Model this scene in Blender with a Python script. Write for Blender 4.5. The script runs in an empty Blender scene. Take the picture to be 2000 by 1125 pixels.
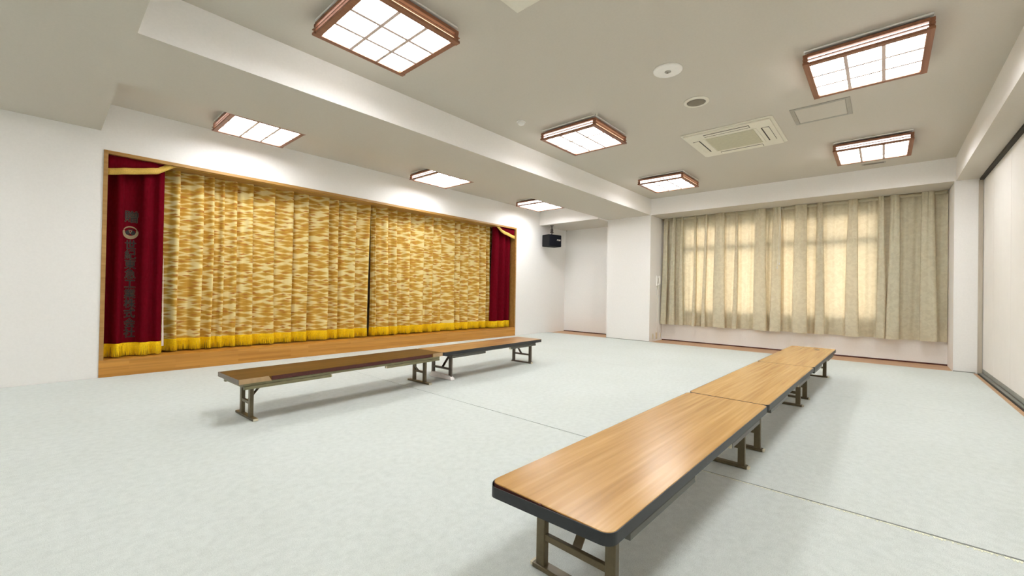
import bpy, bmesh, math, random
from mathutils import Vector, Matrix

random.seed(7)
SC = bpy.context.scene
COL = SC.collection
PI = math.pi

# ------------------------------------------------------------------ node materials
def new_mat(name):
    m = bpy.data.materials.new(name)
    m.use_nodes = True
    nt = m.node_tree
    for n in list(nt.nodes):
        nt.nodes.remove(n)
    out = nt.nodes.new('ShaderNodeOutputMaterial')
    return m, nt, out

def principled(nt, out, col=(.8, .8, .8), rough=.5, metal=0., spec=.5, coat=0., coat_rough=.1, sheen=0.):
    b = nt.nodes.new('ShaderNodeBsdfPrincipled')
    b.inputs['Base Color'].default_value = (*col, 1)
    b.inputs['Roughness'].default_value = rough
    b.inputs['Metallic'].default_value = metal
    b.inputs['Specular IOR Level'].default_value = spec
    b.inputs['Coat Weight'].default_value = coat
    b.inputs['Coat Roughness'].default_value = coat_rough
    b.inputs['Sheen Weight'].default_value = sheen
    nt.links.new(b.outputs[0], out.inputs[0])
    return b

def coords(nt, kind='Object', scale=(1, 1, 1), loc=(0, 0, 0)):
    tc = nt.nodes.new('ShaderNodeTexCoord')
    mp = nt.nodes.new('ShaderNodeMapping')
    mp.inputs['Scale'].default_value = scale
    mp.inputs['Location'].default_value = loc
    nt.links.new(tc.outputs[kind], mp.inputs[0])
    return mp.outputs[0]

def noise(nt, vec, scale=1., detail=4., rough=.5, dist=0.):
    n = nt.nodes.new('ShaderNodeTexNoise')
    n.inputs['Scale'].default_value = scale
    n.inputs['Detail'].default_value = detail
    n.inputs['Roughness'].default_value = rough
    n.inputs['Distortion'].default_value = dist
    nt.links.new(vec, n.inputs['Vector'])
    return n.outputs['Fac']

def ramp(nt, fac, stops, interp='LINEAR'):
    r = nt.nodes.new('ShaderNodeValToRGB')
    r.color_ramp.interpolation = interp
    e = r.color_ramp.elements
    while len(e) < len(stops):
        e.new(.5)
    for i, (p, c) in enumerate(stops):
        e[i].position = p
        e[i].color = (*c, 1)
    nt.links.new(fac, r.inputs[0])
    return r.outputs[0]

def bump(nt, fac, b, strength=.2, dist=.01):
    n = nt.nodes.new('ShaderNodeBump')
    n.inputs['Strength'].default_value = strength
    n.inputs['Distance'].default_value = dist
    nt.links.new(fac, n.inputs['Height'])
    nt.links.new(n.outputs[0], b.inputs['Normal'])

def plain(name, col, rough=.5, metal=0., var=.06, scale=30., spec=.5, bmp=0.):
    m, nt, out = new_mat(name)
    b = principled(nt, out, col, rough, metal, spec)
    f = noise(nt, coords(nt), scale, 3)
    c = ramp(nt, f, [(.3, tuple(x * (1 - var) for x in col)), (.7, tuple(min(1, x * (1 + var)) for x in col))])
    nt.links.new(c, b.inputs['Base Color'])
    if bmp:
        bump(nt, f, b, bmp, .002)
    return m

def wood(name, stops, axis='x', rough=.35, grain=28., coat=0., length=1.2, loc=(0, 0, 0), spec=.5, coat_rough=.15):
    m, nt, out = new_mat(name)
    b = principled(nt, out, stops[0][1], rough, 0, spec, coat, coat_rough)
    sc = {'x': (length, grain, grain), 'y': (grain, length, grain), 'z': (grain, grain, length)}[axis]
    v = coords(nt, 'Object', sc, loc)
    f1 = noise(nt, v, 1., 3., .55, .4)
    sc2 = {'x': (length * 1.6, grain * 2.6, grain * 2.6), 'y': (grain * 2.6, length * 1.6, grain * 2.6), 'z': (grain * 2.6, grain * 2.6, length * 1.6)}[axis]
    f2 = noise(nt, coords(nt, 'Object', sc2, loc), 1., 2., .5)
    mx = nt.nodes.new('ShaderNodeMix')
    mx.data_type = 'FLOAT'
    mx.inputs[0].default_value = .45
    nt.links.new(f1, mx.inputs[2])
    nt.links.new(f2, mx.inputs[3])
    c = ramp(nt, mx.outputs[0], stops)
    nt.links.new(c, b.inputs['Base Color'])
    return m

def emit(name, col, strength):
    m, nt, out = new_mat(name)
    e = nt.nodes.new('ShaderNodeEmission')
    e.inputs[0].default_value = (*col, 1)
    e.inputs[1].default_value = strength
    nt.links.new(e.outputs[0], out.inputs[0])
    return m

M = {}
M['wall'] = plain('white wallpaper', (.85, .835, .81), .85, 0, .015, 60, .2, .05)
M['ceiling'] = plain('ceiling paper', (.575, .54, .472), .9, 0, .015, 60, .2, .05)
M['panel'] = plain('cream panel', (.83, .80, .755), .55, 0, .012, 5, .3)
M['white'] = plain('white plastic', (.84, .83, .79), .4, 0, .02)
M['cream'] = plain('cream plastic', (.74, .715, .61), .45, 0, .02)
M['grille'] = plain('olive grille', (.50, .48, .35), .6, 0, .05)
M['dark'] = plain('dark gap', (.03, .028, .022), .7, 0, .1)
M['grey_grille'] = plain('speaker mesh', (.19, .165, .12), .6, 0, .15, 300)
M['beige'] = plain('beige plate', (.66, .55, .37), .5, 0, .03)
M['olive_metal'] = plain('olive brown paint', (.125, .098, .052), .38, .25, .12, 40)
M['olive_rail'] = plain('olive steel rail', (.20, .18, .095), .36, .3, .08, 30)
M['bronze'] = plain('bronze paint', (.105, .082, .062), .38, .25, .1, 40)
M['grey_rail'] = plain('grey steel rail', (.10, .098, .082), .38, .3, .08, 30)
M['black_edge'] = plain('black edging', (.014, .016, .018), .42, 0, .15, 40)
M['core'] = plain('maroon core', (.075, .016, .010), .7, 0, .2, 80)
M['tan_edge'] = plain('tan edging', (.42, .28, .14), .45, 0, .08)
M['grey_edge'] = plain('grey edging', (.16, .13, .10), .45, 0, .08)
M['cap'] = plain('pale cap', (.68, .62, .46), .45, 0, .03)
M['shoe'] = plain('white shoe', (.78, .74, .72), .7, 0, .05, 30, .2, .2)
M['black'] = plain('black cabinet', (.005, .006, .008), .65, 0, .2, 80, .3)
M['black_face'] = plain('black speaker cloth', (.006, .007, .012), .85, 0, .25, 250, .2)
M['logo'] = plain('silver logo', (.75, .72, .64), .35, 0, .02)
M['steel'] = plain('dark bracket', (.05, .038, .035), .4, .4, .1)
M['grey_metal'] = plain('grey threshold', (.30, .31, .28), .4, .4, .1, 20)
M['jamb'] = wood('grey brown jamb', [(.3, (.42, .37, .29)), (.7, (.58, .52, .43))], 'z', .5, 20, 0, 1.5)
M['alu'] = plain('grey aluminium', (.36, .35, .31), .45, .2, .04)
M['frame_alu'] = plain('dark window frame', (.10, .08, .06), .5, .2, .08)

M['oak'] = wood('oak laminate', [(.30, (.36, .18, .045)), (.45, (.47, .25, .072)), (.55, (.53, .295, .09)), (.70, (.64, .38, .135))],
                'x', .25, 20, 0.0, 1.0, (0, 0, 0), .5, .16)
M['walnut'] = wood('walnut laminate', [(.36, (.085, .036, .006)), (.5, (.125, .057, .010)), (.66, (.17, .082, .018))], 'x', .36, 20, .0, 1.0, (3, 1, 0), .05, .2)
M['oak_worn'] = wood('reddish oak laminate', [(.36, (.29, .14, .04)), (.5, (.41, .21, .066)), (.66, (.52, .28, .10))], 'x', .32, 20, .0, 1.0, (5, 2, 0), .2, .2)
M['lamp_wood'] = wood('reddish lamp wood', [(.3, (.20, .075, .036)), (.7, (.34, .15, .08))], 'x', .45, 30, 0, 2)
M['lattice'] = wood('bloom toned lattice wood', [(.3, (.58, .45, .40)), (.7, (.68, .55, .50))], 'x', .5, 30, 0, 2)  # paleness stands in for the bloom of the lit diffuser behind
M['frame_wood'] = wood('honey frame wood', [(.3, (.32, .16, .036)), (.5, (.39, .21, .055)), (.7, (.46, .265, .08))], 'x', .4, 18, .1, 1.0)

# planked stage riser: long boards with tone steps
m, nt, out = new_mat('stage boards')
b = principled(nt, out, (.4, .2, .05), .42, 0, .4)
br = nt.nodes.new('ShaderNodeTexBrick')
tc = nt.nodes.new('ShaderNodeTexCoord')
mp = nt.nodes.new('ShaderNodeMapping')
mp.inputs['Rotation'].default_value = (PI / 2, 0, 0)
nt.links.new(tc.outputs['Object'], mp.inputs[0])
nt.links.new(mp.outputs[0], br.inputs['Vector'])
br.inputs['Scale'].default_value = 1.
br.inputs['Brick Width'].default_value = .62
br.inputs['Row Height'].default_value = .031
br.inputs['Mortar Size'].default_value = .0
br.offset = .37
br.inputs['Color1'].default_value = (.50, .225, .034, 1)
br.inputs['Color2'].default_value = (.61, .295, .055, 1)
g = noise(nt, coords(nt, 'Object', (1.4, 30, 60)), 1, 5, .6, .4)
mix = nt.nodes.new('ShaderNodeMix')
mix.data_type = 'RGBA'
mix.blend_type = 'MULTIPLY'
mix.inputs[0].default_value = .55
nt.links.new(br.outputs[0], mix.inputs[6])
nt.links.new(ramp(nt, g, [(.3, (.62, .56, .5)), (.7, (1.1, 1.08, 1.05))]), mix.inputs[7])
nt.links.new(mix.outputs[2], b.inputs['Base Color'])
M['boards'] = m
M['floor_wood'] = wood('floor boards', [(.3, (.42, .225, .10)), (.5, (.52, .30, .15)), (.7, (.62, .38, .20))], 'y', .4, 14, 0, 1.0)

# carpet
m, nt, out = new_mat('pale carpet')
b = principled(nt, out, (.6, .65, .62), .95, 0, .1, sheen=.15)
v = coords(nt)
fine = noise(nt, v, 260, 3, .7)
big = noise(nt, v, 1.3, 3, .6)
mid = noise(nt, v, 26, 4, .6)
c1 = ramp(nt, fine, [(.34, (.57, .612, .588)), (.66, (.73, .772, .745))])
c2 = ramp(nt, big, [(.35, (.965, .965, .955)), (.65, (1.0, 1.0, 1.0))])
c3 = ramp(nt, mid, [(.32, (.90, .905, .90)), (.62, (1.0, 1.0, 1.0))])
mix = nt.nodes.new('ShaderNodeMix'); mix.data_type = 'RGBA'; mix.blend_type = 'MULTIPLY'; mix.inputs[0].default_value = 1
nt.links.new(c1, mix.inputs[6]); nt.links.new(c2, mix.inputs[7])
mix2 = nt.nodes.new('ShaderNodeMix'); mix2.data_type = 'RGBA'; mix2.blend_type = 'MULTIPLY'; mix2.inputs[0].default_value = 1
nt.links.new(mix.outputs[2], mix2.inputs[6]); nt.links.new(c3, mix2.inputs[7])
nt.links.new(mix2.outputs[2], b.inputs['Base Color'])
bump(nt, fine, b, .5, .004)
M['carpet'] = m
M['fray'] = plain('frayed backing', (.80, .81, .66), .9, 0, .08, 60)

# red velvet
m, nt, out = new_mat('wine red velvet')
b = principled(nt, out, (.2, .006, .018), .9, 0, .03)
f = noise(nt, coords(nt, 'Object', (1, 1, .3)), 60, 3)
nt.links.new(ramp(nt, f, [(.3, (.105, .0015, .006)), (.7, (.135, .003, .010))]), b.inputs['Base Color'])
M['red'] = m

# gold brocade: long flat lens-shaped flecks, from the cloth's own uv
m, nt, out = new_mat('gold brocade')
b = principled(nt, out, (.6, .4, .1), .6, 0, .25, sheen=.06)
def lens(scale, loc, jitter):
    """distance from the middle of pointed, lens shaped flecks"""
    v = coords(nt, 'UV', scale, loc)
    w1 = nt.nodes.new('ShaderNodeTexNoise'); w1.inputs['Scale'].default_value = 1.4; w1.inputs['Detail'].default_value = 3
    nt.links.new(v, w1.inputs['Vector'])
    ad = nt.nodes.new('ShaderNodeMixRGB'); ad.blend_type = 'LINEAR_LIGHT'; ad.inputs[0].default_value = jitter
    nt.links.new(v, ad.inputs[1]); nt.links.new(w1.outputs['Color'], ad.inputs[2])
    vo = nt.nodes.new('ShaderNodeTexVoronoi'); vo.voronoi_dimensions = '2D'; vo.distance = 'MANHATTAN'
    vo.inputs['Scale'].default_value = 1.0; vo.inputs['Randomness'].default_value = .95
    nt.links.new(ad.outputs[0], vo.inputs['Vector'])
    return vo.outputs['Distance'], vo.outputs['Color']
d1, k1 = lens((4.6, 21, 1), (0, 0, 0), .22)
d2, k2 = lens((3.9, 19, 1), (13.3, 7.1, 0), .22)
c1 = ramp(nt, d1, [(.26, (.51, .275, .034)), (.44, (.57, .335, .052)), (.55, (.66, .46, .13)), (.68, (.76, .63, .29))])
c2 = ramp(nt, d2, [(.17, (1, 1, 1)), (.27, (0, 0, 0))])
mix = nt.nodes.new('ShaderNodeMix'); mix.data_type = 'RGBA'
nt.links.new(c2, mix.inputs[0]); nt.links.new(c1, mix.inputs[6]); mix.inputs[7].default_value = (.46, .20, .032, 1)
nt.links.new(mix.outputs[2], b.inputs['Base Color'])
M['brocade'] = m
M['fringe'] = plain('yellow fringe', (.92, .60, .008), .7, 0, .14, 90, .2)
M['trim_gold'] = plain('gold braid', (.62, .40, .075), .6, 0, .15, 120)
M['thread_dark'] = plain('black lettering', (.012, .009, .008), .7, 0, .2, 100)
M['thread_tan'] = plain('tan outline', (.10, .058, .028), .7, 0, .15, 100)
M['emblem_pale'] = plain('pale emblem', (.30, .215, .115), .7, 0, .1, 100)
M['lining'] = plain('white lining', (.75, .66, .6), .8, 0, .03)

# sage window curtain: lets daylight through
m, nt, out = new_mat('sage curtain')
dm = noise(nt, coords(nt, 'UV', (1, 1, 1)), 17, 3, .55, .8)
wv = noise(nt, coords(nt, 'UV', (40, 220, 1)), 1, 2)
d = nt.nodes.new('ShaderNodeBsdfDiffuse')
t = nt.nodes.new('ShaderNodeBsdfTranslucent')
cc = ramp(nt, dm, [(.42, (.68, .66, .50)), (.58, (.78, .765, .595))])
nt.links.new(cc, d.inputs[0])
ct = ramp(nt, wv, [(.3, (.80, .59, .375)), (.7, (.94, .72, .49))])
nt.links.new(ct, t.inputs[0])
gl = nt.nodes.new('ShaderNodeBsdfGlossy')
gl.inputs['Roughness'].default_value = .45
gl.inputs['Color'].default_value = (.6, .56, .45, 1)
mx = nt.nodes.new('ShaderNodeMixShader'); mx.inputs[0].default_value = .33
nt.links.new(d.outputs[0], mx.inputs[1]); nt.links.new(t.outputs[0], mx.inputs[2])
mx2 = nt.nodes.new('ShaderNodeMixShader'); mx2.inputs[0].default_value = .06
nt.links.new(mx.outputs[0], mx2.inputs[1]); nt.links.new(gl.outputs[0], mx2.inputs[2])
nt.links.new(mx2.outputs[0], out.inputs[0])
M['sage'] = m

# window glass
m, nt, out = new_mat('window glass')
tr = nt.nodes.new('ShaderNodeBsdfTransparent'); tr.inputs[0].default_value = (.93, .95, .93, 1)
gl = nt.nodes.new('ShaderNodeBsdfGlossy'); gl.inputs['Roughness'].default_value = .02
mx = nt.nodes.new('ShaderNodeMixShader'); mx.inputs[0].default_value = .06
nt.links.new(tr.outputs[0], mx.inputs[1]); nt.links.new(gl.outputs[0], mx.inputs[2])
nt.links.new(mx.outputs[0], out.inputs[0])
M['glass'] = m

LAMP = 6.2
M['lamp'] = emit('lit diffuser', (.975, .985, 1.0), LAMP)
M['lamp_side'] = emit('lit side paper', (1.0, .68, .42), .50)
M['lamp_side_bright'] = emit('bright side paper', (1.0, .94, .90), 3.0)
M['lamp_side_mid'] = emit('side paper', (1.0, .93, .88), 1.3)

# ------------------------------------------------------------------ mesh builder
class MB:
    def __init__(s):
        s.v = []; s.f = []; s.uv = None
    def box(s, x0, x1, y0, y1, z0, z1, rot=None):
        n = len(s.v)
        P = [Vector((x, y, z)) for z in (z0, z1) for y in (y0, y1) for x in (x0, x1)]
        if rot is not None:
            c = Vector(((x0 + x1) / 2, (y0 + y1) / 2, (z0 + z1) / 2))
            P = [c + rot @ (p - c) for p in P]
        s.v += [tuple(p) for p in P]
        for q in ((0, 2, 3, 1), (4, 5, 7, 6), (0, 1, 5, 4), (2, 6, 7, 3), (0, 4, 6, 2), (1, 3, 7, 5)):
            s.f.append(tuple(n + i for i in q))
        return s
    def bar(s, a, b, w, h, up=(0, 0, 1)):
        a = Vector(a); b = Vector(b); d = (b - a).normalized(); u = Vector(up)
        r = d.cross(u).normalized(); u = r.cross(d).normalized()
        n = len(s.v)
        for p in (a, b):
            for (i, j) in ((-1, -1), (1, -1), (1, 1), (-1, 1)):
                s.v.append(tuple(p + r * i * w / 2 + u * j * h / 2))
        s.f += [(n, n + 1, n + 2, n + 3), (n + 7, n + 6, n + 5, n + 4)]
        for i in range(4):
            j = (i + 1) % 4
            s.f.append((n + j, n + i, n + 4 + i, n + 4 + j))
        return s
    def lathe(s, prof, c=(0, 0, 0), seg=40, axis='z'):
        n = len(s.v); k = len(prof)
        for i in range(seg):
            a = 2 * PI * i / seg
            for (r, z) in prof:
                if axis == 'z': s.v.append((c[0] + r * math.cos(a), c[1] + r * math.sin(a), c[2] + z))
                elif axis == 'y': s.v.append((c[0] + r * math.cos(a), c[1] + z, c[2] + r * math.sin(a)))
                else: s.v.append((c[0] + z, c[1] + r * math.cos(a), c[2] + r * math.sin(a)))
        for i in range(seg):
            j = (i + 1) % seg
            for q in range(k - 1):
                s.f.append((n + i * k + q, n + j * k + q, n + j * k + q + 1, n + i * k + q + 1))
        s.f.append(tuple(n + i * k + k - 1 for i in range(seg)))
        s.f.append(tuple(n + i * k for i in reversed(range(seg))))
        return s
    def tube(s, pts, r, seg=8):
        n0 = len(s.v); pts = [Vector(p) for p in pts]
        for i, p in enumerate(pts):
            d = (pts[min(i + 1, len(pts) - 1)] - pts[max(i - 1, 0)]).normalized()
            u = Vector((0, 0, 1)) if abs(d.z) < .9 else Vector((1, 0, 0))
            a = d.cross(u).normalized(); b2 = d.cross(a)
            for k in range(seg):
                t = 2 * PI * k / seg
                s.v.append(tuple(p + a * r * math.cos(t) + b2 * r * math.sin(t)))
        for i in range(len(pts) - 1):
            for k in range(seg):
                j = (k + 1) % seg
                s.f.append((n0 + i * seg + k, n0 + i * seg + j, n0 + (i + 1) * seg + j, n0 + (i + 1) * seg + k))
        s.f.append(tuple(n0 + k for k in reversed(range(seg))))
        s.f.append(tuple(n0 + (len(pts) - 1) * seg + k for k in range(seg)))
        return s
    def prism(s, poly, z0, z1):
        n = len(s.v); k = len(poly)
        for z in (z0, z1):
            s.v += [(x, y, z) for x, y in poly]
        s.f.append(tuple(n + i for i in reversed(range(k))))
        s.f.append(tuple(n + k + i for i in range(k)))
        for i in range(k):
            j = (i + 1) % k
            s.f.append((n + i, n + j, n + k + j, n + k + i))
        return s
    def build(s, name, mat, parent=None, bevel=0., smooth=False, fixn=True, seg=2):
        me = bpy.data.meshes.new(name)
        me.from_pydata(s.v, [], s.f)
        if s.uv:
            ul = me.uv_layers.new(name='UVMap')
            for lp in me.loops:
                ul.data[lp.index].uv = s.uv[lp.vertex_index]
        if fixn:
            bm = bmesh.new(); bm.from_mesh(me)
            bmesh.ops.recalc_face_normals(bm, faces=bm.faces)
            bm.to_mesh(me); bm.free()
        me.materials.append(mat)
        if smooth:
            for p in me.polygons: p.use_smooth = True
        o = bpy.data.objects.new(name, me)
        COL.objects.link(o)
        if parent is not None: o.parent = parent
        if bevel:
            md = o.modifiers.new('Bevel', 'BEVEL'); md.width = bevel; md.segments = seg; md.limit_method = 'ANGLE'
            md.harden_normals = False
        return o

def structure(o):
    o['kind'] = 'structure'
    return o

def tag(o, label, cat, group=None):
    o['label'] = label; o['category'] = cat
    if group: o['group'] = group
    return o

def thing(name, loc, rz=0.):
    o = bpy.data.objects.new(name, None)
    COL.objects.link(o)
    o.location = loc; o.rotation_euler = (0, 0, rz)
    o.empty_display_size = .1
    return o

def kids(o):
    return [c for c in bpy.data.objects if c.parent == o]

def copy_tree(o, parent=None):
    c = o.copy(); COL.objects.link(c)
    c.parent = parent
    for ch in kids(o):
        copy_tree(ch, c)
    return c

# ------------------------------------------------------------------ room numbers (metres)
YW, XW, XC = 6.023, 8.757, 8.105            # stage wall, window wall, face of the columns
ZB, ZC, ZS = 2.546, 2.868, 2.839            # beam soffit, main ceiling, ceiling of the stage side bay
YB0, YB1 = 3.512, 4.474                     # long beam / column
YR = -.962                                  # face of the partition panels
XN = -4.4                                   # wall behind the camera
OX0, OX1, OZ1 = .387, 6.875, 2.357          # stage opening (outer edge of its frame)
WY0, WY1, WZ0, WZ1 = .05, 3.08, .585, 2.34  # window opening

# floor, carpets
structure(MB().box(XN, XW + .15, -1.2, YW + .05, -.12, -.008).build('floor', M['floor_wood']))
def carpet(x0, x1, label):
    o = MB().box(x0, x1, -.875, YW - .004, -.0078, 0).build('carpet_section', M['carpet'])
    tag(o, label, 'carpet', 'wall to wall carpet sections')
    return o
def gapw(y):                                # the first seam opens towards the right wall
    return .007 + .013 * min(1, max(0, (3.2 - y) / 4.0)) ** 1.3
yy = [YW - .004 - (YW - .004 + .875) * k / 40 for k in range(41)]
poly = [(XN + .01, -.875)] + [(2.4265 - gapw(q) * .5, q) for q in reversed(yy)] + [(XN + .01, YW - .004)]
near_carpet = MB().prism(poly, -.0078, 0).build('carpet_section', M['carpet'])
tag(near_carpet, 'pale blue green carpet section in the foreground, up to the first seam', 'carpet', 'wall to wall carpet sections')
poly = [(5.166, YW - .004)] + [(2.4265 + gapw(q) * .5, q) for q in yy] + [(5.166, -.875)]
mid_carpet = MB().prism(poly, -.0078, 0).build('carpet_section', M['carpet'])
tag(mid_carpet, 'pale blue green carpet section between the dark seam and the faint seam', 'carpet', 'wall to wall carpet sections')
carpet(5.1685, XC - .004, 'pale blue green carpet section ending at the wooden floor strip below the window')
tp = MB().prism([(2.4265 - gapw(q) * .5, q) for q in yy] + [(2.4265 + gapw(q) * .5, q) for q in reversed(yy)], -.0079, -.0042).build('seam_shade', M['dark'], mid_carpet)  # dark strip stands in for the shade inside the open seam
tp['label'] = 'dark strip painting the shade in the seam'
# frayed threads along the foreground carpet's edge: one serrated strip
fr = MB(); q = 1.15
while q > -.87:
    wt = random.uniform(.005, .010)
    L = (.002 + .019 * min(1, max(0, (1.1 - q) / 1.3))) * random.choice((.15, .8, 1.0, 1.1, .6))
    xe = 2.4265 - gapw(q) * .5
    n = len(fr.v)
    fr.v += [(xe + .0004, q, .0016), (xe - L * .45, q, .0016), (xe - L, q - wt * .25, .0010), (xe - L * .9, q - wt * .6, .0010), (xe - L * .42, q - wt * .85, .0016)]
    if n: fr.f.append((n - 5, n - 1, n + 1, n))
    fr.f.append((n, n + 1, n + 2, n + 3, n + 4))
    q -= wt
for _ in range(1): pass
fo = fr.build('frayed_edge', M['fray'], near_carpet)
md = fo.modifiers.new('Solidify', 'SOLIDIFY'); md.thickness = .0012
fo['label'] = 'pale yellow frayed carpet edge'

# walls
w = MB()
w.box(XN, OX0, YW, YW + .15, -.1, 3.1).box(OX1, XW + .15, YW, YW + .15, -.1, 3.1)
w.box(OX0, OX1, YW, YW + .15, OZ1, 3.1).box(OX0, OX1, YW + .02, YW + .15, -.1, .0)
structure(w.build('wall_left', M['wall']))
w = MB()
w.box(XW, XW + .15, -1.2, WY0, -.1, 3.1).box(XW, XW + .15, WY1, YW, -.1, 3.1)
w.box(XW, XW + .15, WY0, WY1, -.1, WZ0).box(XW, XW + .15, WY0, WY1, WZ1, 3.1)
structure(w.build('wall_back', M['wall']))
structure(MB().box(XN, XW, -1.2, -1.05, -.1, 3.1).build('wall_right', M['wall']))
structure(MB().box(XN - .15, XN, -1.2, YW + .15, -.1, 3.1).build('wall_front', M['wall']))
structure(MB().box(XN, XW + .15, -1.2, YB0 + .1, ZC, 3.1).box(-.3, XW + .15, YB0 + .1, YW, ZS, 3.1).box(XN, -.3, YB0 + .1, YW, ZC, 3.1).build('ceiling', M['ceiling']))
# beams and columns
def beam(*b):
    """beam with shading painted in: paler wall tone on upright faces, darker ceiling tone underneath"""
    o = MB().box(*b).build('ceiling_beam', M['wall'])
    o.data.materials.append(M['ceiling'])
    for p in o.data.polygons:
        if p.normal.z < -.9: p.material_index = 1  # darker underside puts the soffit's shade into the colour
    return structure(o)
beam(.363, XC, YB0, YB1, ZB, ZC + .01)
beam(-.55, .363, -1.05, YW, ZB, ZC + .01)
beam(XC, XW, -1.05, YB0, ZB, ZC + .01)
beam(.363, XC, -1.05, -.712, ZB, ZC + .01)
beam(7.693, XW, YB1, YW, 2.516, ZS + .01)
structure(MB().box(XC, XW, YB0, YB1, -.008, ZB).build('column', M['wall']))
structure(MB().box(XC, XW, -1.05, -.698, -.008, ZB).build('column', M['wall']))
# back skirting, and grey strips painting the shadow line at the column feet
structure(MB().box(XW - .012, XW, -.698, YB0, -.008, .012).box(XW - .012, XW, YB1, YW, -.008, .012).build('baseboard_back', M['core']))
structure(MB().box(XC - .008, XC, YB0, YB1, 0, .010).box(XC - .008, XC, -.9, -.698, 0, .010).build('column_shadow_line', M['grey_metal']))

# stage: frame, riser, inner box
f = MB()
fd = .42
f.box(OX0, OX0 + .034, YW - .010, YW + fd, .178, OZ1).box(OX1 - .034, OX1, YW - .010, YW + fd, .178, OZ1)
f.box(OX0 + .034, OX1 - .034, YW - .010, YW + fd, OZ1 - .036, OZ1)
structure(f.build('trim_1', M['frame_wood'], bevel=.003))
structure(MB().box(OX0, OX1, YW - .010, YW + .02, 0.0, .178).build('trim_2', M['boards'], bevel=.003))
structure(MB().box(OX0 - .4, OX1 + .4, YW + .02, YW + 1.6, .02, .178).build('stage_floor', M['boards']))
s = MB()
s.box(OX0 - .4, OX1 + .4, YW + 1.6, YW + 1.7, 0, 3.0).box(OX0 - .5, OX0 - .4, YW + .15, YW + 1.7, 0, 3.0)
s.box(OX1 + .4, OX1 + .5, YW + .15, YW + 1.7, 0, 3.0).box(OX0 - .5, OX1 + .5, YW + .15, YW + 1.7, 3.0, 3.1)
structure(s.build('wall_stage', M['wall']))

# window: frame, mullions and panes
fr = MB(); x0, x1 = XW + .004, XW + .05
fr.box(x0, x1, WY0, WY1, WZ0, WZ0 + .05).box(x0, x1, WY0, WY1, WZ1 - .05, WZ1)
fr.box(x0, x1, WY0, WY0 + .05, WZ0, WZ1).box(x0, x1, WY1 - .05, WY1, WZ0, WZ1)
fr.box(x0, x1, WY0, WY1, 1.83, 1.93)
ny = 4
ys = [WY0 + (WY1 - WY0) * i / ny for i in range(ny + 1)]
for q in ys[1:-1]:
    fr.box(x0, x1, q - .035, q + .035, WZ0, WZ1)
win = structure(fr.build('window_1', M['frame_alu']))
for i in range(ny):
    for (a, b2) in ((WZ0 + .05, 1.83), (1.93, WZ1 - .05)):
        MB().box(XW + .024, XW + .030, ys[i] + .035, ys[i + 1] - .035, a, b2).build('pane', M['glass'], win)
MB().box(XW - .008, XW + .05, WY0 - .02, WY1 + .02, WZ0 - .02, WZ0).build('window_sill', M['white'], win)

# partition panels on the right with their tracks
def panel(x0, x1, label):
    t = thing('partition_panel', ((x0 + x1) / 2, YR - .02, .014))
    h = (x1 - x0) / 2
    MB().box(-h + .0015, h - .0015, -.02, .02, .052, 2.506).build('panel_face', M['panel'], t, bevel=.0015)
    e = MB().box(-h + .0015, h - .0015, -.018, .0205, 0, .052).build('bottom_rail', M['grey_metal'], t)
    e['label'] = 'grey metal bottom rail of the panel'
    return tag(t, label, 'partition', 'white partition panels along the right wall')
panel(7.432, 8.09, 'narrow white partition panel next to the far right column')
panel(6.53, 7.428, 'white partition panel second from the far right column')
panel(5.60, 6.526, 'white partition panel nearest the right edge of the photo')
structure(MB().box(.363, XC, -.965, -.925, 2.521, ZB).build('trim_3', M['dark']))
structure(MB().box(XN, XC + .06, -.931, -.918, -.0078, .001).build('trim_4', M['dark']))
structure(MB().box(XN, XC, -.96, -.931, -.0078, .010).build('trim_5', M['grey_metal']))
structure(MB().box(XC - .012, XC - .0005, -.958, -.917, -.0078, 2.521).build('trim_6', M['jamb']))
structure(MB().box(XN, 5.596, -1.05, YR, 0, ZB).build('wall_right_near', M['panel']))

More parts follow.
